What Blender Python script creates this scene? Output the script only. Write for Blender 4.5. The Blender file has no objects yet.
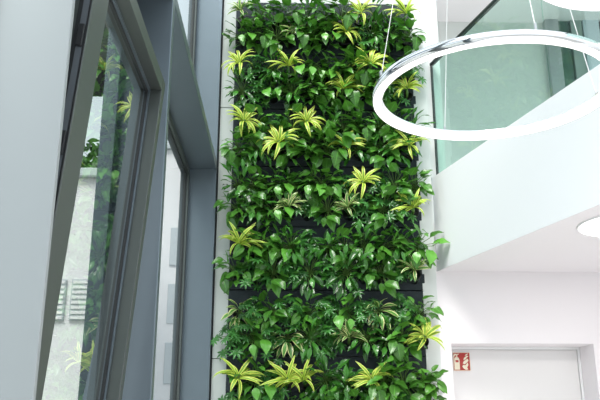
import bpy, bmesh, math, random
from mathutils import Vector, Matrix
R = random.Random(7)
C = bpy.context.scene.collection
PI = math.pi
# ------------------------------------------------------------------ camera model (photo 600x400)
F, TH, YW, CZ = 735.0, math.radians(16.7), math.radians(1.49), 1.55

def ray(px, py):
    u, v = (px-300)/F, (200-py)/F
    yf = math.cos(TH) - v*math.sin(TH)
    z = math.sin(TH) + v*math.cos(TH)
    return Vector((u*math.cos(YW)+yf*math.sin(YW), -u*math.sin(YW)+yf*math.cos(YW), z))

def atY(px, py, Y):
    d = ray(px, py); d = d*(Y/d.y); return Vector((d.x, d.y, d.z+CZ))

def atX(px, py, X):
    d = ray(px, py); d = d*(X/d.x); return Vector((d.x, d.y, d.z+CZ))

def atZ(px, py, Z):
    d = ray(px, py); d = d*((Z-CZ)/d.z); return Vector((d.x, d.y, d.z+CZ))

cam = bpy.data.objects.new('camera', bpy.data.cameras.new('camera'))
C.objects.link(cam)
cam.location = (0, 0, CZ)
cam.rotation_euler = (PI/2+TH, 0, -YW)
cam.data.lens = F/600*36
cam.data.sensor_width = 36
cam.data.clip_start = .05
cam.data.clip_end = 300
bpy.context.scene.camera = cam

# ------------------------------------------------------------------ materials
def mat(name, col, rough=.5, metal=0, spec=.5, noise=0, nscale=20, bump=0, emit=0, coat=0):
    m = bpy.data.materials.new(name); m.use_nodes = True
    nt = m.node_tree; b = nt.nodes['Principled BSDF']
    b.inputs['Base Color'].default_value = (*col, 1)
    b.inputs['Roughness'].default_value = rough
    b.inputs['Metallic'].default_value = metal
    b.inputs['Specular IOR Level'].default_value = spec
    b.inputs['Coat Weight'].default_value = coat
    if emit:
        b.inputs['Emission Color'].default_value = (*col, 1)
        b.inputs['Emission Strength'].default_value = emit
    if noise or bump:
        tc = nt.nodes.new('ShaderNodeTexCoord'); n = nt.nodes.new('ShaderNodeTexNoise')
        n.inputs['Scale'].default_value = nscale; n.inputs['Detail'].default_value = 4
        nt.links.new(tc.outputs['Object'], n.inputs['Vector'])
        if noise:
            mx = nt.nodes.new('ShaderNodeMix'); mx.data_type = 'RGBA'
            mx.inputs['A'].default_value = (*[c*(1-noise) for c in col], 1)
            mx.inputs['B'].default_value = (*[min(1, c*(1+noise)) for c in col], 1)
            nt.links.new(n.outputs['Fac'], mx.inputs['Factor'])
            nt.links.new(mx.outputs['Result'], b.inputs['Base Color'])
        if bump:
            bp = nt.nodes.new('ShaderNodeBump'); bp.inputs['Strength'].default_value = bump
            bp.inputs['Distance'].default_value = .002
            nt.links.new(n.outputs['Fac'], bp.inputs['Height'])
            nt.links.new(bp.outputs['Normal'], b.inputs['Normal'])
    return m

def glass_mat(name, tint, f0=.05, rough=0.0):
    m = bpy.data.materials.new(name); m.use_nodes = True
    nt = m.node_tree; N = nt.nodes; L = nt.links
    for n in list(N): N.remove(n)
    out = N.new('ShaderNodeOutputMaterial')
    geo = N.new('ShaderNodeNewGeometry')
    dot = N.new('ShaderNodeVectorMath'); dot.operation = 'DOT_PRODUCT'
    L.new(geo.outputs['Incoming'], dot.inputs[0]); L.new(geo.outputs['Normal'], dot.inputs[1])
    def M(op, a, b=None):
        n = N.new('ShaderNodeMath'); n.operation = op
        for i, x in enumerate((a, b)):
            if x is None: continue
            if isinstance(x, (int, float)): n.inputs[i].default_value = x
            else: L.new(x, n.inputs[i])
        return n.outputs[0]
    c = M('ABSOLUTE', dot.outputs['Value'])
    k = M('POWER', M('SUBTRACT', 1.0, c), 5.0)
    fr = M('MULTIPLY', M('ADD', M('MULTIPLY', k, 1-f0), f0), M('SUBTRACT', 1.0, geo.outputs['Backfacing']))
    t = N.new('ShaderNodeBsdfTransparent'); t.inputs[0].default_value = (*tint, 1)
    g = N.new('ShaderNodeBsdfGlossy'); g.inputs['Roughness'].default_value = rough
    mix = N.new('ShaderNodeMixShader')
    L.new(fr, mix.inputs[0]); L.new(t.outputs[0], mix.inputs[1]); L.new(g.outputs[0], mix.inputs[2])
    L.new(mix.outputs[0], out.inputs[0])
    return m

def leaf_mat(name, base, edge=None, e0=.5, rough=.3, var=.35, mid=1.25, trans=.12, spec=.5):
    """leaf tint varies per leaf (attribute 'tone'); UV.x = 0..1 across, UV.y along"""
    m = bpy.data.materials.new(name); m.use_nodes = True
    nt = m.node_tree; N = nt.nodes; L = nt.links; b = N['Principled BSDF']
    at = N.new('ShaderNodeAttribute'); at.attribute_name = 'tone'
    uv = N.new('ShaderNodeUVMap'); uv.uv_map = 'UVMap'
    sp = N.new('ShaderNodeSeparateXYZ'); L.new(uv.outputs[0], sp.inputs[0])
    def M(op, a, b_=None, clamp=False):
        n = N.new('ShaderNodeMath'); n.operation = op; n.use_clamp = clamp
        for i, x in enumerate((a, b_)):
            if x is None: continue
            if isinstance(x, (int, float)): n.inputs[i].default_value = x
            else: L.new(x, n.inputs[i])
        return n.outputs[0]
    au = M('ABSOLUTE', M('SUBTRACT', M('MULTIPLY', sp.outputs[0], 2.0), 1.0))
    def mix(f, a, b_):
        n = N.new('ShaderNodeMix'); n.data_type = 'RGBA'
        if isinstance(f, (int, float)): n.inputs['Factor'].default_value = f
        else: L.new(f, n.inputs['Factor'])
        for k, x in (('A', a), ('B', b_)):
            if isinstance(x, tuple): n.inputs[k].default_value = (*x, 1)
            else: L.new(x, n.inputs[k])
        return n.outputs['Result']
    dark = tuple(c*(1-var) for c in base)
    lite = tuple(min(1, c*(1+var)) for c in (base[0]*1.1, base[1], base[2]*1.0))
    col = mix(at.outputs['Fac'], dark, lite)
    # pale midrib
    rib = M('MULTIPLY', M('SUBTRACT', .10, au, True), 8.0, True)
    col = mix(rib, col, tuple(min(1, c*mid*1.5+.01) for c in base))
    # side veins, faint
    vv = M('SINE', M('MULTIPLY', M('SUBTRACT', sp.outputs[1], M('MULTIPLY', au, .18)), 52.0))
    col = mix(M('MULTIPLY', M('MAXIMUM', vv, 0.0), .16), col, tuple(min(1, c*1.5) for c in base))
    if edge:
        n = N.new('ShaderNodeTexNoise'); n.inputs['Scale'].default_value = 9
        L.new(uv.outputs[0], n.inputs['Vector'])
        e = M('MULTIPLY', M('SUBTRACT', M('ADD', au, M('MULTIPLY', M('SUBTRACT', n.outputs[0], .5), .35)), e0), 6.0, True)
        col = mix(e, col, edge)
    L.new(col, b.inputs['Base Color'])
    b.inputs['Roughness'].default_value = rough
    b.inputs['Specular IOR Level'].default_value = spec
    out = N['Material Output']
    if trans:
        tr = N.new('ShaderNodeBsdfTranslucent'); L.new(mix(.5, col, (base[0]*1.8, base[1]*1.6, base[2]*.6)), tr.inputs[0])
        ms = N.new('ShaderNodeMixShader'); ms.inputs[0].default_value = trans
        L.new(b.outputs[0], ms.inputs[1]); L.new(tr.outputs[0], ms.inputs[2]); L.new(ms.outputs[0], out.inputs[0])
    return m

WHITE = mat('white_plaster', (.86, .87, .88), .7, bump=.1, nscale=120)
WARM = mat('warm_white_plaster', (.85, .82, .845), .75, bump=.1, nscale=120)
TILE = mat('white_wall_board', (.74, .77, .76), .45, noise=.03, nscale=6)
FASC = mat('white_fascia_paint', (.84, .862, .89), .55)
FLOORM = mat('pale_terrazzo', (.72, .70, .69), .35, noise=.12, nscale=60)
FRAME = mat('grey_window_metal', (.165, .205, .235), .38, .6, noise=.04, nscale=8)
SASH = mat('grey_green_sash_metal', (.10, .115, .11), .40, .55, noise=.04, nscale=8)
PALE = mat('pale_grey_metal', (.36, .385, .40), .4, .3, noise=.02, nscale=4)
BLACK = mat('black_rubber', (.012, .014, .016), .5)
STEEL = mat('brushed_steel', (.5, .52, .53), .3, 1)
CHROME = mat('chrome', (.8, .81, .83), .08, 1)
PANEL = mat('dark_grey_felt', (.028, .039, .046), .85, noise=.3, nscale=90, bump=.6)
POT = mat('black_plastic_pot', (.012, .014, .014), .5, noise=.2)
LED = mat('lit_diffuser', (1, .97, .955), .4, emit=1.0)
LEDIN = mat('opal_inner_diffuser', (.9, .89, .88), .4, emit=.06)
LEDW = mat('lit_downlight', (1, .99, .97), .4, emit=2)
CABLE = mat('white_cable', (.85, .86, .87), .4)
CABLEG = mat('steel_wire', (.55, .57, .58), .35, .8)
DARKRAIL = mat('dark_handrail', (.02, .03, .032), .4, .5)
GLASS = glass_mat('window_glass', (.95, .98, .975), .12)
SGLASS = glass_mat('coated_sash_glass', (.94, .98, .97), .40)
BGLASS = glass_mat('green_tinted_glass', (.78, .905, .86), .08)
DOORM = mat('white_door_laminate', (.80, .79, .79), .5)

# ------------------------------------------------------------------ mesh helpers
class MB:
    def __init__(s): s.bm = bmesh.new()
    def box(s, lo, hi, bev=0.0, M=None):
        lo, hi = Vector(lo), Vector(hi)
        r = bmesh.ops.create_cube(s.bm, size=1)
        for v in r['verts']:
            v.co = Vector([lo[i]+(v.co[i]+.5)*(hi[i]-lo[i]) for i in range(3)])
        if bev:
            es = list({e for v in r['verts'] for e in v.link_edges})
            g = bmesh.ops.bevel(s.bm, geom=es, offset=bev, segments=2, affect='EDGES', profile=.5)
            vs = list({v for f in g['faces'] for v in f.verts} | {v for v in r['verts'] if v.is_valid})
        else: vs = r['verts']
        if M: bmesh.ops.transform(s.bm, matrix=M, verts=vs)
        return s
    def prism(s, poly, z0, z1):
        a = [s.bm.verts.new((x, y, z0)) for x, y in poly]
        b = [s.bm.verts.new((x, y, z1)) for x, y in poly]
        n = len(poly)
        s.bm.faces.new(a[::-1]); s.bm.faces.new(b)
        for i in range(n): s.bm.faces.new((a[i], a[(i+1) % n], b[(i+1) % n], b[i]))
        return s
    def tube(s, pts, r, n=6, cap=True):
        pts = [Vector(p) for p in pts]; rings = []
        for i, p in enumerate(pts):
            t = (pts[min(i+1, len(pts)-1)]-pts[max(i-1, 0)]).normalized()
            a = t.orthogonal().normalized() if abs(t.z) > .99 else t.cross(Vector((0, 0, 1))).normalized()
            b = t.cross(a); rr = r[i] if isinstance(r, (list, tuple)) else r
            rings.append([s.bm.verts.new(p+a*rr*math.cos(k*2*PI/n)+b*rr*math.sin(k*2*PI/n)) for k in range(n)])
        for A, B in zip(rings, rings[1:]):
            for k in range(n): s.bm.faces.new((A[k], A[(k+1) % n], B[(k+1) % n], B[k]))
        if cap: s.bm.faces.new(rings[0][::-1]); s.bm.faces.new(rings[-1])
        return s
    def lathe(s, prof, n=24, M=None, closed=False):
        rings = []
        for r, z in prof:
            rings.append([s.bm.verts.new((r*math.cos(k*2*PI/n), r*math.sin(k*2*PI/n), z)) for k in range(n)])
        prs = list(zip(rings, rings[1:]))
        if closed: prs.append((rings[-1], rings[0]))
        for A, B in prs:
            for k in range(n): s.bm.faces.new((A[k], A[(k+1) % n], B[(k+1) % n], B[k]))
        if not closed:
            for rg in (rings[0][::-1], rings[-1]):
                try: s.bm.faces.new(rg)
                except ValueError: pass
        if M: bmesh.ops.transform(s.bm, matrix=M, verts=[v for rg in rings for v in rg])
        return s
    def mesh(s, name, m, smooth=False):
        bmesh.ops.recalc_face_normals(s.bm, faces=s.bm.faces)
        me = bpy.data.meshes.new(name); s.bm.to_mesh(me); s.bm.free()
        me.materials.append(m)
        if smooth:
            for p in me.polygons: p.use_smooth = True
        return me
    def build(s, name, m, parent=None, smooth=False):
        o = bpy.data.objects.new(name, s.mesh(name, m, smooth)); C.objects.link(o)
        if parent: o.parent = parent
        return o

def tag(o, label=None, cat=None, group=None, kind=None):
    if label: o['label'] = label
    if cat: o['category'] = cat
    if group: o['group'] = group
    if kind: o['kind'] = kind
    return o

def empty(name, loc=(0, 0, 0), label=None, cat=None, group=None, kind=None):
    o = bpy.data.objects.new(name, None); C.objects.link(o); o.location = loc
    o.empty_display_size = .1
    return tag(o, label, cat, group, kind)

# ------------------------------------------------------------------ key dimensions
D = 6.0                                   # depth of the back wall
XI = atY(217.3, 172, D).x                 # room-side edge of the window mullions
XG = XI-.25                               # outer side of the mullions
ZT = atX(217.5, 170, XI).z                # underside of the transom (edge at the back wall)
ZT = atY(217.5, 171, D-.02).z
GX0, GX1 = atY(229.5, 200, D-.05).x, atY(422, 200, D-.05).x
SX1 = atY(431, 200, D).x                  # right edge of white pilaster
TOPZ = 6.4
ZS = atY(437, 271.5, D).z                 # soffit
# fascia line
P0 = atY(437, 271.5, D); P1 = atZ(600, 204.5, ZS)
slope = (P1.x-P0.x)/(P1.y-P0.y)
def fx(y): return P0.x+slope*(y-P0.y)
ZF = atY(438, 178, D).z                   # top of fascia
ZR = atY(436, 66, D-.0).z                 # handrail
BACKX = 4.6
Y0 = -3.0

# ------------------------------------------------------------------ setting
tag(MB().box((XG-.1, Y0, -.2), (BACKX, D+.5, 0)).build('floor', FLOORM), 'pale polished floor of the atrium', 'floor', kind='structure')
# back wall: strip by strip of white boards with open joints
LTILE = mat('light_grey_wall_board', (.56, .60, .58), .45, noise=.03, nscale=6)
mb = MB()
mb.box((XI-.05, D+.02, 0), (SX1-.02, D+.3, TOPZ))
zj1, zj0 = atY(222, 109, D).z, atY(219, 359, D).z
hgt = zj1-zj0
z = zj0-hgt
zs = [0]
while z < TOPZ:
    if z > 0: zs.append(z)
    z += hgt
zs.append(TOPZ)
for a, b in zip(zs, zs[1:]):
    mb.box((XI+.012, D-.03, a+.003), (GX0+.02, D+.03, b-.003), .002)
tag(mb.build('wall_back', LTILE), 'white boarded back wall behind the planted wall', 'wall', kind='structure')
# pilaster right of the green wall
mb = MB().box((GX1-.03, D-.05, 0), (SX1, D+.25, TOPZ), .003)
tag(mb.build('trim_1', TILE), 'white pilaster strip right of the green wall', 'pilaster', kind='structure')
SX2 = atY(441.5, 100, D+.02).x
mb = MB().box((SX1+.004, D+.0, ZF), (SX2, D+.25, TOPZ), .003)
tag(mb.build('trim_2', TILE), 'narrow pale wall strip beside the glass balustrade', 'wall strip', kind='structure')

# door wall below the gallery
dl, dr = atY(451.5, 350, D).x, atY(594, 350, D).x
dz = atY(520, 343.5, D).z
mb = MB()
mb.box((SX1, D, 0), (dl, D+.4, ZS))
mb.box((dr, D, 0), (BACKX, D+.4, ZS))
mb.box((dl, D, dz), (dr, D+.4, ZS))
tag(mb.build('wall_right_back', WARM), 'white wall around the recessed door under the gallery', 'wall', kind='structure')
DY = D+.29
dd = empty('door_1', ((dl+dr)/2, DY, 0), 'white flush door set back in a recess under the gallery', 'door', kind='structure')
w2 = (dr-dl)/2
f = MB()
f.box((-w2, 0, 0), (-w2+.022, .1, dz), .003).box((w2-.022, 0, 0), (w2, .1, dz), .003).box((-w2+.022, 0, dz-.022), (w2-.022, .1, dz), .003)
f.build('door_frame', WHITE, dd)
lf = MB().box((-w2+.025, .008, .008), (w2-.025, .05, dz-.026), .003).build('door_leaf', DOORM, dd)
h = MB().tube([(w2-.12, .008, 1.05), (w2-.12, -.045, 1.05), (w2-.24, -.045, 1.05)], .01, 10)
h.lathe([(.026, 0), (.026, .008)], 20, Matrix.Translation((w2-.12, .008, 1.05)) @ Matrix.Rotation(PI/2, 4, 'X'))
h.build('door_handle', STEEL, lf, True)

# gallery slab: wedge seen from below, with fascia
ya = 1.2
poly = [(fx(D), D), (BACKX, D), (BACKX, ya), (fx(ya), ya)]
tag(MB().prism([(fx(D)+.001, D), (BACKX, D), (BACKX, ya), (fx(ya)+.001, ya)], ZS, ZS+.3).build('ceiling', WARM), 'pale soffit under the gallery', 'ceiling', kind='structure')
fn = Vector((-1, slope, 0)).normalized()   # towards the atrium
fb = MB()
fb.prism([(fx(D), D), (fx(D)+.10, D), (fx(ya)+.10, ya), (fx(ya), ya)], ZS+.003, ZF)
fb.build('trim_3', FASC)
tag(bpy.data.objects['trim_3'], 'white slanting gallery edge above the soffit', 'gallery edge', kind='structure')
# upstairs: floor, walls, ceiling
UY = D+1.9
tag(MB().box((SX1, D, ZS+.3), (BACKX, UY, ZS+.42)).prism([(fx(D)+.11, D-.002), (BACKX, D-.002), (BACKX, ya), (fx(ya)+.11, ya)], ZS+.301, ZS+.42).build('floor_upper', FLOORM), 'upper gallery floor', 'floor', kind='structure')
UW = mat('upstairs_grey_plaster', (.68, .71, .69), .8)
tag(MB().box((SX1-.02, UY, ZS+.42), (BACKX, UY+.2, TOPZ)).build('wall_upper_back', UW), 'pale grey rear wall of the upper gallery', 'wall', kind='structure')
tag(MB().box((BACKX, ya, 0), (BACKX+.2, UY+.2, TOPZ)).build('wall_right', WHITE), 'white wall at the right of the gallery', 'wall', kind='structure')
tag(MB().box((SX1-.02, D+.27, TOPZ-.2), (BACKX, UY, TOPZ)).build('ceiling_upper', WARM), 'ceiling over the upper gallery', 'ceiling', kind='structure')
# upstairs glazed screen with posts
def upx(px): return atY(px, 60, UY).x
sc_ = empty('window_4', (0, UY-.06, ZS+.42), 'glazed screen with pale posts at the rear of the upper gallery', 'glazed screen', kind='structure')
zz = TOPZ-.2-(ZS+.42)
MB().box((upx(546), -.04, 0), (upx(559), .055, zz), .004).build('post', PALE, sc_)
MB().box((upx(572), -.02, 0), (upx(583), .055, zz), .004).build('post', mat('upstairs_green_grey', (.30, .36, .34), .5), sc_)
MB().box((upx(584), -.03, 0), (upx(600), .055, zz), .004).build('post', mat('upstairs_blue_grey', (.55, .62, .68), .5), sc_)
MB().box((upx(559), .0, 0), (upx(572), .02, zz)).build('glass_pane', glass_mat('screen_glass', (.6, .72, .68), .06), sc_)
MB().box((upx(602), -.03, 0), (upx(606), .055, zz), .004).build('post', BLACK, sc_)

# balustrade: glass panes, clamp edge and dark handrail
A0 = Vector((fx(D)+.045, D-.02, 0)); A1 = Vector((fx(ya)+.045, ya, 0))
bal = empty('glass_balustrade', (A0.x, A0.y, ZF), 'green tinted glass balustrade with dark handrail on the gallery edge', 'balustrade')
dirv = (A1-A0); LEN = dirv.length; dirv.normalize()
RM = Matrix.Rotation(math.atan2(dirv.y, dirv.x), 4, 'Z')
npn = 3
for i in range(npn):
    a, b = i*LEN/npn+.006, (i+1)*LEN/npn-.006
    p = MB().box((a, -.009, 0), (b, .009, ZR-ZF-.01), M=RM).build('glass_pane', BGLASS, bal)
MB().box((0, -.018, ZR-ZF-.012), (LEN, .018, ZR-ZF+.012), .004, RM).build('handrail', DARKRAIL, bal)
MB().box((-.001, -.011, 0), (.005, .011, ZR-ZF-.012), M=RM).build('edge_profile', DARKRAIL, bal)
MB().box((0.005, -.016, 0), (LEN, .016, .006), M=RM).build('base_channel', STEEL, bal)

# round downlight in the soffit
dc = atZ(634, 223, ZS)
dlg = empty('ceiling_downlight', (dc.x, dc.y, ZS), 'round lit downlight flush in the gallery soffit', 'ceiling light')
rad = (dc-atZ(580, 223.5, ZS)).length
MB().lathe([(rad-.006, -.012), (rad+.004, -.012), (rad+.004, -.0005), (rad-.006, -.0005)], 56, closed=True).build('trim_ring', WHITE, dlg)
MB().lathe([(0.001, -.012), (rad-.012, -.012), (rad-.007, -.0005), (.001, -.0005)], 56).build('diffuser', LEDW, dlg)

dl_ = bpy.data.objects.new('downlight_lamp', bpy.data.lights.new('downlight_lamp', 'AREA')); C.objects.link(dl_)
dl_.data.shape = 'DISK'; dl_.data.size = rad*1.9; dl_.data.energy = 10; dl_.data.color = (1, .95, .9)
dl_.location = (dc.x, dc.y, ZS-.016)
# fire extinguisher sign
s0 = atY(452.2, 352.3, DY-.005); s1 = atY(470.3, 370.8, DY-.005)
sw, sh = s1.x-s0.x, s0.z-s1.z
DZY = DY+.008
sg = empty('fire_extinguisher_sign', (s0.x+.006, DZY, s1.z), 'square red fire extinguisher sign with white flames on the recessed door', 'sign')
SRED = mat('sign_red', (.42, .028, .02), .45)
SWH = mat('sign_cream', (.86, .80, .62), .5)
MB().box((0, -.006, 0), (sw, -.0005, sh), .001).build('sign_plate', SRED, sg)
def flat(name, polys, m, y0=-.0075, y1=-.006):
    mb = MB()
    for poly in polys:
        a = [mb.bm.verts.new((x*sw, y0, z_*sh)) for x, z_ in poly]
        b = [mb.bm.verts.new((x*sw, y1, z_*sh)) for x, z_ in poly]
        n = len(poly)
        mb.bm.faces.new(a); mb.bm.faces.new(b[::-1])
        for i in range(n): mb.bm.faces.new((a[i], b[i], b[(i+1) % n], a[(i+1) % n]))
    return mb.build(name, m, sg)
flat('border', [[(0, 0), (.025, 0), (.025, 1), (0, 1)], [(.975, 0), (1, 0), (1, 1), (.975, 1)], [(.025, .975), (.975, .975), (.975, 1), (.025, 1)], [(.025, 0), (.975, 0), (.975, .025), (.025, .025)]], SWH)
ext = flat('extinguisher_symbol', [
    [(.06, .06), (.37, .06), (.37, .60), (.34, .69), (.26, .75), (.17, .75), (.09, .69), (.06, .60)],
    [(.17, .77), (.26, .77), (.26, .84), (.17, .84)],
    [(.10, .85), (.33, .88), (.36, .93), (.22, .91), (.10, .93), (.06, .89)],
    [(.05, .60), (.03, .82), (.07, .86), (.14, .84), (.09, .80), (.07, .74)]], SWH)
flat('symbol_label', [[(.13, .46), (.31, .46), (.31, .58), (.13, .58)]], SRED, -.0085, -.0075)
flat('flame_symbol', [
    [(.60, .12), (.52, .22), (.56, .32), (.70, .30), (.85, .46), (.88, .32), (.80, .18), (.86, .08), (.72, .05)],
    [(.55, .40), (.62, .52), (.86, .66), (.90, .54), (.76, .42), (.66, .35)],
    [(.60, .58), (.64, .70), (.80, .82), (.92, .80), (.84, .74), (.74, .62)],
    [(.70, .80), (.76, .90), (.90, .94), (.84, .86)]], SWH)

# ------------------------------------------------------------------ window wall (left)
MT = .06
ym2 = atX(165, 150, XI).y               # middle mullion
XN = XI
ym1 = atX(53, 200, XN).y                # near mullion
ymf = D-.07
print('mullions', ym1, ym2, 'XI', XI, 'ZT', ZT, 'ZS', ZS, 'ZF', ZF, 'ZR', ZR)
SILL = .85
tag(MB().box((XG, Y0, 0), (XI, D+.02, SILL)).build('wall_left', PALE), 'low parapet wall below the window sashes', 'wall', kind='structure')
def mullion(n, y, m=FRAME, t=MT, label=''):
    tag(MB().box((XG, y, SILL), (XI, y+t, TOPZ), .004).build('trim_%d' % n, m), label, 'mullion', kind='structure')
mullion(4, ymf, FRAME, MT, 'deep grey window mullion beside the planted wall')
mullion(5, ym2, FRAME, MT, 'deep grey window mullion behind the tilted sash')
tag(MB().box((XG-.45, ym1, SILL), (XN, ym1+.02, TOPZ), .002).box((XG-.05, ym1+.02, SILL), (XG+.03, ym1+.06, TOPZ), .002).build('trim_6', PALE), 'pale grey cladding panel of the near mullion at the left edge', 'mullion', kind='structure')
mullion(7, .35, FRAME, MT, 'grey window mullion nearest the camera')
TH_ = .07
for n, (a, b) in enumerate(((ym2+MT, ymf), (ym1+MT, ym2), (.35+MT, ym1))):
    tag(MB().box((XG, a, ZT), (XI, b, ZT+TH_), .004).build('trim_%d' % (8+n), FRAME),
        ('far', 'middle', 'near')[n]+' grey window transom', 'transom', kind='structure')
    # dark gasket under the transom and beside the mullion
# black shadow-gap gasket between mullion and wall
tag(MB().box((XI-.02, ymf+MT, 0), (XI+.012, D+.02, TOPZ)).build('trim_11', BLACK), 'black gasket joint between mullion and back wall', 'joint', kind='structure')
tag(MB().box((XG, D-.012, 0), (XI-.02, D+.019, TOPZ)).build('trim_12', FRAME), 'grey closing strip behind mullion', 'joint', kind='structure')

GUIDE = mat('teal_grey_guide', (.22, .30, .32), .4, .4)
def fixed_window(n, y0, y1, z0, z1, label, rails=True):
    w = empty('window_%d' % n, (XG-.045, y0, z0), label, 'window', kind='structure')
    W, H = y1-y0, z1-z0; fw = .055
    m = MB()
    m.box((0, 0, 0), (.07, fw, H), .003).box((0, W-fw, 0), (.07, W, H), .003)
    m.box((0, fw, 0), (.07, W-fw, fw), .003).box((0, fw, H-fw), (.07, W-fw, H), .003)
    m.build('window_frame', SASH, w)
    g = MB()
    s = .012
    g.box((.02, fw, fw), (.05, fw+s, H-fw)).box((.02, W-fw-s, fw), (.05, W-fw, H-fw)).box((.02, fw+s, fw), (.05, W-fw-s, fw+s)).box((.02, fw+s, H-fw-s), (.05, W-fw-s, H-fw))
    g.build('gasket', BLACK, w)
    MB().box((.024, fw+.008, fw+.008), (.048, W-fw-.008, H-fw-.008)).build('glass_pane', GLASS, w)
    if rails:   # exterior blind guides with brackets
        for yy in rails:
            r = MB().tube([(-.09, yy, 0), (-.09, yy, H)], .005, 8).tube([(-.13, yy+.03, 0), (-.13, yy+.03, H)], .004, 8).build('blind_guide', GUIDE, w)
            k = MB()
            zq = .35
            while zq < H:
                k.box((-.15, yy-.03, zq), (-.08, yy+.04, zq+.006), .001).box((-.15, yy-.03, zq+.05), (-.08, yy+.04, zq+.056), .001).box((-.12, yy-.01, zq), (-.10, yy+.01, zq+.056), .002); zq += .95
            k.build('bracket', STEEL, r)
    return w
fixed_window(1, ym2+MT, ymf, SILL, ZT, 'far lower fixed window between two grey mullions', (.95, 1.75))
fixed_window(2, ym2+MT, ymf, ZT+TH_, TOPZ, 'far upper fixed window above the transom', (.95, 1.75))
fixed_window(5, ym1+MT, ym2, ZT+TH_, TOPZ, 'upper fixed window above the tilted sash', ())
fixed_window(6, .35+MT, ym1, SILL, ZT, 'near lower window left of frame', ())

# tilted sash: hinged at the bottom, leaning into the room
SY1 = ym2-.20
SY0 = SY1*.6197
top = atY(165.5, 84, SY1); bot = atY(122, 400, SY1)
dxz = (top.x-bot.x)/(top.z-bot.z)
hz = SILL+.05
hx = bot.x+dxz*(hz-bot.z)
ang = math.atan(dxz)
H = (top.z-hz)/math.cos(ang)
W = SY1-SY0
print('sash hinge', hx, 'tilt', math.degrees(ang), 'H', H, 'Y', SY0, SY1)
win = empty('window_3', (hx, SY0, hz), 'tilted-in window sash leaning into the room', 'window', kind='structure')
win.rotation_euler = (0, ang, 0)
fw, dp = .06, .096
nw = SY1*.0485
for y, ye in ((0, nw), (W-fw, W)):
    MB().box((-dp, y, 0), (0, ye, H), .003).build('stile', SASH, win)
for z0, nm in ((0, 'bottom_rail'), (H-fw, 'top_rail')):
    MB().box((-dp, nw, z0), (0, W-fw, z0+fw), .003).build(nm, SASH, win)
def ringbox(a, x0, x1, t):
    m = MB()
    c = a+nw-fw
    m.box((x0, c, a), (x1, c+t, H-a)).box((x0, W-a-t, a), (x1, W-a, H-a))
    m.box((x0, c+t, a), (x1, W-a-t, a+t)).box((x0, c+t, H-a-t), (x1, W-a-t, H-a))
    return m
ringbox(fw, -dp+.006, -.050, .012).build('glazing_bead', FRAME, win)
ringbox(fw+.012, -dp+.01, -.058, .010).build('gasket', BLACK, win)
MB().box((-.088, nw+.012, fw+.012), (-.064, W-fw-.012, H-fw-.012)).build('glass_pane', SGLASS, win)
LOCKM = mat('dull_lock_steel', (.16, .18, .2), .4, .6)
lk = MB().box((-.026, -.003, .1), (-.008, .0, H-.1)).build('lock_strip', LOCKM, win)
k = MB()
for zq in (.25, .8, 1.35, H-.45, H-.2):
    k.box((-.026, -.012, zq), (-.008, -.003, zq+.07), .002)
k.build('lock_keeps', BLACK, lk)
MB().box((-.038, -.004, .02), (-.026, 0, H-.02)).box((-.007, -.004, .02), (-.002, 0, H-.02)).build('edge_seal', BLACK, win)
hd = MB()
hd.box((0.0, W-.055, H*.42), (.012, W-.022, H*.42+.14), .004)
hd.tube([(.01, W-.038, H*.42+.1), (.05, W-.038, H*.42+.1), (.052, W-.038, H*.42-.04)], .009, 8)
# fixed outer frame for the tilting sash
of = empty('window_7', (XG-.05, ym1+MT, SILL), 'fixed outer frame behind the tilted sash', 'window', kind='structure')
OW, OH = ym2-(ym1+MT), ZT-SILL
m = MB()
m.box((0, 0, 0), (.07, .04, OH), .003).box((0, OW-.05, 0), (.07, OW, OH), .003).box((0, .04, 0), (.07, OW-.05, .045), .003).box((0, .04, OH-.2), (.07, OW-.05, OH), .003)
m.build('window_frame', FRAME, of)

# ------------------------------------------------------------------ outside, seen through the panes
GR = mat('outdoor_paving', (.35, .36, .34), .9, noise=.2, nscale=2)
tag(MB().box((-60, -15, -.5), (XG-.15, 60, -.25)).build('ground', GR), 'outdoor paving beyond the windows', 'ground', kind='structure')
BW = mat('white_render', (.88, .85, .86), .8)
BG = mat('dark_backdrop_cladding', (.014, .02, .018), .7, noise=.3, nscale=3)
BGL = mat('grey_louvre', (.55, .58, .6), .5)
BL = mat('blue_dark_glass', (.02, .028, .03), .3)
def outdoor_building(name, px0, px1, Y, pyt, label, wallm, depth=6):
    a = atY(px0, 200, Y); b = atY(px1, 200, Y); zt = atY(px1, pyt, Y).z
    r = empty(name, (a.x, Y, -.25), label, 'building')
    Wd, Hh = b.x-a.x, zt+.25
    MB().box((0, 0, 0), (Wd, depth, Hh), .02).build('facade', wallm, r)
    MB().box((-.15, -.15, Hh), (Wd+.15, depth+.15, Hh+.2), .02).build('roof_edge', BGL, r)
    return r, Wd, Hh
b1, Wd, Hh = outdoor_building('apartment_building', 20, 100, 16, 178, 'pale rendered building outside with grey louvred windows', BW)
for px, py in ((71, 300), (40, 300)):
    p = atY(px, py, 16)
    x, z = p.x-b1.location.x, p.z+.25
    wn = MB().box((x, -.06, z-.45), (x+.55, .02, z+.45), .01).build('window', BGL, b1)
    sl = MB()
    for i in range(8): sl.box((x+.03, -.085, z-.42+i*.11), (x+.52, -.06, z-.36+i*.11))
    sl.build('louvres', BW, wn)
b2, Wd, Hh = outdoor_building('backdrop_building', 95, 134, 11, -80, 'tall dark backdrop building added outside behind the tilted sash', BG, 1.2)  # added dark backdrop, blocks bright sky so the sash glass shows its reflection
for i in range(1):
    for j in range(5):
        MB().box((.08, -.03, .8+j*1.25), (.08+.22, .02, 1.6+j*1.25), .01).build('window', BL, b2)
ov0 = atY(95, 200, 11); ovz = atY(93, 97, 11).z
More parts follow.
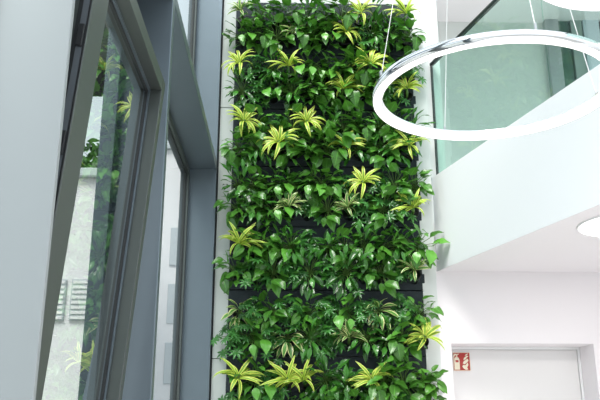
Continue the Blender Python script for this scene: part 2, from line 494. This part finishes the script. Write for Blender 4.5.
MB().box((-3.2, -1.2, ovz-ov0.z+ov0.z+.25), (Wd+.05, 0, ovz+1.2), .02).build('backdrop_overhang', BG, b2)  # overhang added to keep sky out of the upper sash glass
b3, Wd, Hh = outdoor_building('white_tower', 140, 215, 24, 150, 'white rendered tower outside beyond the far window', BW)
for i in range(3):
    for j in range(4):
        MB().box((.3+i*.8, -.05, 1+j*1.9), (.3+i*.8+.35, .02, 2.3+j*1.9), .02).build('window', BGL, b3)

# ------------------------------------------------------------------ pendant rings
ZC = CZ+4.0
def ring_lamp(c, Rr, label, attach, cable_r, canopy_z):
    t = empty('ring_pendant_lamp', c, label, 'pendant lamp', 'ring pendant lamps over the atrium')
    n = 128; ri = Rr-.043; hh = .036
    # chrome outer shell (open below and inside)
    MB().lathe([(Rr, .0), (Rr, hh), (Rr-.006, hh+.004), (ri+.004, hh+.004), (ri+.004, hh-.002), (Rr-.004, hh-.002), (Rr-.004, .0)], n, closed=True).build('ring_housing', CHROME, t, True)
    MB().lathe([(Rr-.0045, .001), (Rr-.0045, hh-.003), (ri+.0045, hh-.003), (ri+.0045, .001)], n, closed=True).build('lower_diffuser', LED, t)
    MB().lathe([(ri+.004, .001), (ri+.004, hh-.002), (ri, hh-.002), (ri, .001)], n, closed=True).build('inner_diffuser', LEDIN, t)
    cz = canopy_z-c[2]
    for j, (ad, rr) in enumerate(zip(attach, cable_r)):
        a = math.radians(ad); rm = Rr-.012
        p = Vector((rm*math.cos(a), rm*math.sin(a), hh+.004))
        e = Vector((.03*math.cos(a), .03*math.sin(a), cz-.03))
        cb = MB().tube([p, e], rr, 6).build('suspension_cable', CABLE, t)
        MB().lathe([(.006, hh+.003), (.006, hh+.03), (.003, hh+.036)], 10, Matrix.Translation((p.x, p.y, 0))).build('cable_grip', STEEL, cb)
    MB().lathe([(.07, cz-.035), (.075, cz-.03), (.075, cz)], 32).build('ceiling_rose', WHITE, t)
    return t
C1 = Vector((.9144, 2.922, 1.3511)); C1.z += CZ
ring_lamp(C1, .52, 'large lit ring pendant hanging in front of the glass balustrade', (191.3, 273, 9, 101), (.0015, .0019, .0022, .0016), ZC)
k2 = .85
C2 = Vector((1.6587, 2.9202, 2.1))*k2; C2.z += CZ
ring_lamp(C2, .52*k2, 'smaller lit ring pendant cut off at the top right corner', (150, 240, 330, 60), (.002,)*4, ZC)
# roof beam that carries both ceiling roses
mb = MB().box((XG, C1.y-.08, ZC), (BACKX, C1.y+.08, ZC+.12), .006)
tag(mb.build('trim_13', WHITE), 'white roof beam carrying the pendants', 'beam', kind='structure')
mb = MB().box((XG, C2.y-.08, ZC), (BACKX, C2.y+.08, ZC+.12), .006)
tag(mb.build('trim_14', WHITE), 'white roof beam carrying the smaller pendant', 'beam', kind='structure')

# ------------------------------------------------------------------ the green wall
PB = D-.045                                    # front of planting panels
tanz = [.0812+.0888*k for k in range(-2, 8)]
gz = [CZ+D*t for t in tanz]                     # module boundaries, bottom to top
modules = list(zip(gz, gz[1:]))[::-1]           # top to bottom
ORD = ['first', 'second', 'third', 'fourth', 'fifth', 'sixth', 'seventh', 'eighth', 'ninth', 'tenth', 'eleventh', 'twelfth']
modules = modules[1:]                           # eight modules: topmost partly above frame
NC = 11
XS = [GX0+.075+(GX1-GX0-.15)*i/(NC-1) for i in range(NC)]
slots = []                                      # (module, row, column, position)
POS8 = ['topmost', 'second from top', 'third from top', 'fourth from top', 'fifth from top', 'sixth from top', 'seventh from top', 'lowest visible']
panels = []
for mi, (z0, z1) in enumerate(modules):
    r = empty('planter_panel', ((GX0+GX1)/2, PB, z0), 'dark grey planter panel of the green wall, '+POS8[mi]+(' in the stack' if mi else ' and cut off by the frame'), 'planter panel', 'stacked planter panels of the green wall')
    hw, hh = (GX1-GX0)/2-.012, z1-z0
    MB().box((-hw, 0, .004), (hw, .045, hh-.004), .004).build('backing_board', PANEL, r)
    for q, zr in enumerate((.08, .285)):
        tr = MB()
        tr.box((-hw, -.012, zr-.02), (hw, 0, zr+.055), .003)
        tr.build('pocket_rail', PANEL, r)
        for c in range(NC):
            slots.append((mi, 1-q, c, Vector((XS[c]+R.uniform(-.012, .012), PB-.012, z0+zr+.03))))
    panels.append(r)

# leaf geometry -----------------------------------------------------
PROF = {
    'heart': [.30, .82, 1.0, .97, .82, .58, .30, .02],
    'lance': [.14, .52, .84, 1.0, .95, .72, .36, .02],
    'strap': [.55, .80, .95, 1.0, .92, .74, .45, .03],
    'oval': [.20, .62, .92, 1.0, .93, .72, .42, .04],
}
class Leaves:
    def __init__(s):
        s.v, s.f, s.uv, s.tone = [], [], [], []
    def leaf(s, base, T, N, L, Wd, prof='heart', droop=.6, fold=.25, tone=None, wave=0., twist=0.):
        P = PROF[prof]; n = len(P)
        T = Vector(T).normalized(); N = Vector(N)
        N = (N-T*N.dot(T))
        N = N.normalized() if N.length > 1e-4 else T.orthogonal().normalized()
        S = T.cross(N).normalized()
        if twist: q = Matrix.Rotation(twist, 3, T); N = q @ N; S = q @ S
        p = Vector(base); b0 = len(s.v); us = (-1, -.5, 0, .5, 1)
        tone = R.random() if tone is None else tone
        ph = R.uniform(0, 6)
        for i in range(n):
            w = P[i]*Wd*.5
            for u in us:
                s.v.append(p+S*u*w+N*(abs(u)*w*fold+wave*Wd*math.sin(i*1.7+ph+u)*abs(u)))
                s.uv.append((u*.5+.5, i/(n-1))); s.tone.append(tone)
            p = p+T*(L/(n-1))
            q = Matrix.Rotation(-droop/(n-1), 3, S) if S.length else Matrix.Identity(3)
            T = q @ T; N = q @ N
        for i in range(n-1):
            for j in range(4):
                a = b0+i*5+j
                s.f.append((a, a+1, a+6, a+5))
    def mesh(s, name, m):
        me = bpy.data.meshes.new(name)
        me.from_pydata([tuple(v) for v in s.v], [], s.f)
        uvl = me.uv_layers.new(name='UVMap')
        for lp in me.loops: uvl.data[lp.index].uv = s.uv[lp.vertex_index]
        at = me.attributes.new('tone', 'FLOAT', 'POINT')
        at.data.foreach_set('value', s.tone)
        for p in me.polygons: p.use_smooth = True
        me.materials.append(m)
        return me

# colours of the five kinds of plant
M_POTHOS = leaf_mat('pothos_leaf', (.070, .235, .028), rough=.30, var=.5, trans=.10, spec=.55)
M_PALM = leaf_mat('umbrella_leaf', (.038, .160, .030), rough=.28, var=.6)
M_PEACE = leaf_mat('lance_leaf', (.036, .150, .020), rough=.22, var=.6)
M_SPIDER = leaf_mat('spider_leaf', (.20, .38, .035), edge=(.76, .82, .15), e0=.44, rough=.4, var=.35, trans=.18)
M_CREAM = leaf_mat('cream_edged_leaf', (.07, .22, .035), edge=(.66, .68, .30), e0=.55, rough=.32, var=.3)
M_STEM = mat('green_stalk', (.10, .20, .04), .5)

OUT = Vector((0, -1, 0)); UP = Vector((0, 0, 1)); RT = Vector((1, 0, 0))
def rv(a, b): return R.uniform(a, b)

def stalk(mb, p0, p1, r=.0028):
    p0, p1 = Vector(p0), Vector(p1)
    mid = (p0+p1)/2+UP*.02
    mb.tube([p0, mid, p1], [r*1.2, r, r*.8], 5, cap=False)

def gen_pothos():
    L, S = Leaves(), MB()
    n = R.randint(24, 29)
    for i in range(n):
        a = 2*PI*(i+rv(-.35, .35))/n*1.0
        rr = rv(.02, .125)
        p1 = Vector((math.cos(a)*rr, -rv(.06, .22)+.25*rr, math.sin(a)*rr*1.05+.03))
        stalk(S, (0, -.045, .0), p1)
        T = RT*(math.cos(a)*rv(.4, 1.0)+rv(-.7, .7))+UP*(math.sin(a)*.6+rv(-.75, .45))+OUT*rv(.1, .9)
        N = OUT*rv(.25, .9)+UP*rv(.5, 1.2)+RT*rv(-.6, .6)
        ln = rv(.08, .145)
        L.leaf(p1, T, N, ln, ln*rv(.50, .68), 'heart', rv(.3, .9), rv(.12, .35), wave=.05)
    return L.mesh('foliage', M_POTHOS), S.mesh('stems', M_STEM, True)

def gen_peace():
    L, S = Leaves(), MB()
    n = R.randint(26, 32)
    for i in range(n):
        a = 2*PI*(i+rv(-.35, .35))/n
        rr = rv(.01, .125)
        p1 = Vector((math.cos(a)*rr, -rv(.05, .17), math.sin(a)*rr+.02))
        stalk(S, (0, -.045, .0), p1)
        T = RT*(math.cos(a)*rv(.6, 1.1)+rv(-.4, .4))+UP*(math.sin(a)*.8+rv(-.5, .3))+OUT*rv(.2, .9)
        N = OUT*rv(.4, 1)+UP*rv(.6, 1.0)+RT*rv(-.3, .3)
        ln = rv(.08, .13)
        L.leaf(p1, T, N, ln, ln*rv(.32, .42), 'lance', rv(.4, 1.1), rv(.15, .4), wave=.06)
    return L.mesh('foliage', M_PEACE), S.mesh('stems', M_STEM, True)

def gen_palm():
    L, S = Leaves(), MB()
    n = R.randint(15, 17)
    for i in range(n):
        a = 2*PI*(i+rv(-.3, .3))/n
        rr = rv(.03, .135) if i else .01
        p1 = Vector((math.cos(a)*rr, -rv(.09, .20)+.3*rr, math.sin(a)*rr+.03))
        stalk(S, (0, -.045, .0), p1)
        A = (OUT*rv(.6, 1)+UP*rv(.45, .9)+RT*math.cos(a)*.5+UP*math.sin(a)*.25).normalized()
        B = A.orthogonal().normalized(); Cc = A.cross(B)
        k = R.randint(7, 8); a0 = rv(0, 6); tone = R.random()
        sz = rv(.042, .068)
        for j in range(k):
            t = a0+2*PI*j/k
            T = (B*math.cos(t)+Cc*math.sin(t))*.95+A*.12
            L.leaf(p1, T, A, sz*rv(.85, 1.1), sz*rv(.26, .32), 'lance', rv(.4, .8), .3, tone=tone*.7+.3*R.random())
    return L.mesh('foliage', M_PALM), S.mesh('stems', M_STEM, True)

def gen_spider(k=1.0, m=None):
    L = Leaves()
    n = R.randint(14, 18)
    for i in range(n):
        a = 2*PI*(i+rv(-.4, .4))/n
        up = math.sin(a)
        T = OUT*rv(.2, .8)+RT*(math.cos(a)*rv(.6, 1.2)+rv(-.25, .25))+UP*(up*.5+rv(.15, .9))
        N = OUT*1.0+UP*.75-RT*math.cos(a)*.35-UP*up*.3
        ln = rv(.12, .225)*k*(.85 if up > .5 else 1)
        L.leaf((math.cos(a)*.012, -.125-.02*k, .04+up*.012), T, N, ln, rv(.023, .034)*k**.5, 'strap', rv(.8, 2.3), .25, twist=rv(-.5, .5))
    S = MB(); S.tube([(0, -.03, -.01), (0, -.09, .012), (0, -.15, .045)], [.012, .012, .008], 8)
    return L.mesh('foliage', m or M_SPIDER), S.mesh('stems', M_STEM, True)

def gen_cream():
    L, S = Leaves(), MB()
    n = R.randint(11, 13)
    for i in range(n):
        a = 2*PI*(i+rv(-.35, .35))/n
        rr = rv(.01, .06)
        p1 = Vector((math.cos(a)*rr, -rv(.06, .14), math.sin(a)*rr+.03))
        stalk(S, (0, -.045, .0), p1)
        T = RT*math.cos(a)*rv(.6, 1.0)+UP*(math.sin(a)*.6-.15)+OUT*rv(.3, .9)
        N = OUT*rv(.5, 1)+UP*rv(.6, 1.0)
        ln = rv(.11, .16)
        L.leaf(p1, T, N, ln, ln*rv(.28, .36), 'lance', rv(.6, 1.4), rv(.15, .3))
    return L.mesh('foliage', M_CREAM), S.mesh('stems', M_STEM, True)

def pot_mesh():
    Mx = Matrix.Translation((0, 0, -.01)) @ Matrix.Rotation(math.radians(62), 4, 'X')
    m = MB().lathe([(.034, -.05), (.052, .035), (.057, .036), (.057, .046), (.050, .046), (.046, .03), (.001, .028)], 20, Mx)
    return m.mesh('pot', POT, True)
POTM = pot_mesh()
KINDS = {
    'pothos': ('pothos_plant', 'heart-leaved green pothos', gen_pothos, 5, 'pothos plants in the green wall'),
    'palm': ('umbrella_plant', 'fingered dark green umbrella plant', gen_palm, 5, 'umbrella plants in the green wall'),
    'peace': ('peace_lily', 'slender dark-leaved peace lily', gen_peace, 5, 'peace lilies in the green wall'),
    'spider': ('spider_plant', 'yellow-striped spider plant', gen_spider, 4, 'spider plants in the green wall'),
    'small': ('striped_spider_plant', 'small pale-striped spider plant', lambda: gen_spider(.68, M_CREAM), 3, 'small striped plants in the green wall'),
    'cream': ('dracaena_plant', 'cream-edged broad dracaena', gen_cream, 3, 'cream-edged dracaenas in the green wall'),
}
VAR = {k: [v[2]() for _ in range(v[3])] for k, v in KINDS.items()}

# what the photograph shows where: (pixel x, pixel y, kind)
SEEN = [(242, 63, 'spider'), (287, 76, 'spider'), (346, 33, 'spider'), (363, 14, 'spider'), (404, 25, 'spider'), (289, 33, 'small'),
        (368, 70, 'spider'), (342, 86, 'spider'), (406, 88, 'spider'), (244, 124, 'spider'), (304, 124, 'spider'), (283, 141, 'spider'),
        (347, 142, 'spider'), (409, 145, 'spider'), (367, 186, 'spider'), (413, 205, 'spider'), (287, 206, 'small'), (352, 208, 'small'),
        (238, 250, 'spider'), (413, 268, 'small'), (240, 322, 'cream'), (286, 336, 'cream'), (350, 342, 'small'), (377, 320, 'cream'),
        (423, 329, 'spider'), (236, 378, 'spider'), (284, 394, 'spider'), (304, 382, 'spider'), (373, 376, 'spider'), (244, 22, 'small'),
        (300, 90, 'pothos'), (330, 90, 'pothos'), (246, 197, 'pothos'), (301, 193, 'pothos'), (330, 210, 'pothos')]
def proj(p):
    x, y, z = p.x, p.y, p.z-CZ
    xr = x*math.cos(YW)-y*math.sin(YW); yf = x*math.sin(YW)+y*math.cos(YW)
    d = yf*math.cos(TH)+z*math.sin(TH); v = -yf*math.sin(TH)+z*math.cos(TH)
    return 300+F*xr/d, 200-F*v/d
kind = {}
for px, py, k in SEEN:
    best = min((i for i in range(len(slots)) if i not in kind), key=lambda i: (proj(slots[i][3]+Vector((0, -.1, .03)))[0]-px)**2+(proj(slots[i][3]+Vector((0, -.1, .03)))[1]-py)**2)
    kind[best] = k
    x, y = proj(slots[best][3]+Vector((0, -.1, .03)))
    if k in ('spider', 'small', 'cream'):       # nudge the pot towards where it grows
        slots[best][3].x += (px-x)*.0085*.6
        slots[best][3].x = min(max(slots[best][3].x, GX0+.05), GX1-.05)
for i, (mi, row, c, p) in enumerate(slots):
    if i in kind: continue
    prev = kind.get(i-1)
    opts = ['pothos']*7+['palm']*3+['peace']*3+['cream']*(1 if R.random() < .25 else 0)
    k = R.choice(opts)
    if k == prev and R.random() < .6: k = R.choice(opts)
    kind[i] = k
count = {}
for i in sorted(range(len(slots)), key=lambda i: (slots[i][0], slots[i][1], slots[i][2])):
    mi, row, c, p = slots[i]; k = kind[i]
    nm, desc, _, nv, grp = KINDS[k]
    q = count[(k, mi, row)] = count.get((k, mi, row), 0)+1
    place = ('upper row of ' if row == 0 else 'lower row of ')+('topmost planter panel' if mi == 0 else 'lowest planter panel' if mi == 7 else ORD[mi]+' planter panel from top')
    lab = '%s, %s from left, %s' % (desc, ORD[q-1], place)
    fo, st = VAR[k][R.randrange(nv)]
    t = empty(nm, p, lab, 'plant', grp)
    s = R.uniform(.92, 1.14)*(1.0 if k != 'spider' else 1.05)
    t.scale = ((1 if R.random() < .5 else -1)*s, s, s)
    t.rotation_euler = (R.uniform(-.1, .1), R.uniform(-.22, .22), R.uniform(-.15, .15))
    for pn, me in (('foliage', fo), ('stems', st), ('pot', POTM)):
        o = bpy.data.objects.new(pn, me); C.objects.link(o); o.parent = t

# bushy tree outside, behind the pale building
tp = atY(86, 150, 22)
tr = empty('tree', (tp.x, 22, -.25), 'dense green tree outside rising above the pale building', 'tree')
MT_ = leaf_mat('tree_leaf', (.045, .12, .03), rough=.5, var=.4)
L = Leaves(); hc = tp.z+.25-1.1
for i in range(900):
    v = Vector((R.gauss(0, 1), R.gauss(0, 1), R.gauss(0, 1))).normalized()*(R.random()**.35)
    p = Vector((v.x*1.5, v.y*1.5, hc+v.z*1.2+.15*math.sin(v.x*6)))
    L.leaf(p, (R.uniform(-1, 1), R.uniform(-1, 1), R.uniform(-1, .3)), (R.uniform(-.6, .6), R.uniform(-.6, .6), 1), R.uniform(.25, .4), R.uniform(.14, .22), 'oval', .5)
o = bpy.data.objects.new('foliage', L.mesh('foliage', MT_)); C.objects.link(o); o.parent = tr
MB().tube([(0, 0, 0), (.05, 0, hc*.5), (0, .05, hc-.3)], [.22, .16, .1], 10).build('trunk', mat('bark', (.09, .07, .05), .9, noise=.4), tr, True)

# ------------------------------------------------------------------ light
w = bpy.data.worlds.new('sky'); bpy.context.scene.world = w; w.use_nodes = True
nt = w.node_tree; bg = nt.nodes['Background']
tc = nt.nodes.new('ShaderNodeTexCoord'); sp = nt.nodes.new('ShaderNodeSeparateXYZ')
cr = nt.nodes.new('ShaderNodeValToRGB')
cr.color_ramp.elements[0].position = .48; cr.color_ramp.elements[0].color = (.45, .46, .45, 1)
cr.color_ramp.elements[1].position = .56; cr.color_ramp.elements[1].color = (.86, .94, 1.0, 1)
mp = nt.nodes.new('ShaderNodeMath'); mp.operation = 'MULTIPLY_ADD'; mp.inputs[1].default_value = .5; mp.inputs[2].default_value = .5
nt.links.new(tc.outputs['Generated'], sp.inputs[0]); nt.links.new(sp.outputs['Z'], mp.inputs[0])
nt.links.new(mp.outputs[0], cr.inputs[0]); nt.links.new(cr.outputs[0], bg.inputs[0])
bg.inputs[1].default_value = 0.95
sun = bpy.data.objects.new('sun', bpy.data.lights.new('sun', 'SUN')); C.objects.link(sun)
sun.data.energy = 2.7; sun.data.angle = math.radians(28); sun.data.color = (1, .97, .92)
sun.rotation_euler = Vector((.28, .66, -1)).to_track_quat('-Z', 'Y').to_euler()

sc = bpy.context.scene
sc.view_settings.view_transform = 'Standard'; sc.view_settings.look = 'None'
sc.view_settings.gamma = 1; sc.view_settings.use_curve_mapping = False
sc.view_settings.exposure = 0.8
sc.cycles.max_bounces = 8; sc.cycles.transparent_max_bounces = 16
sc.cycles.caustics_reflective = False
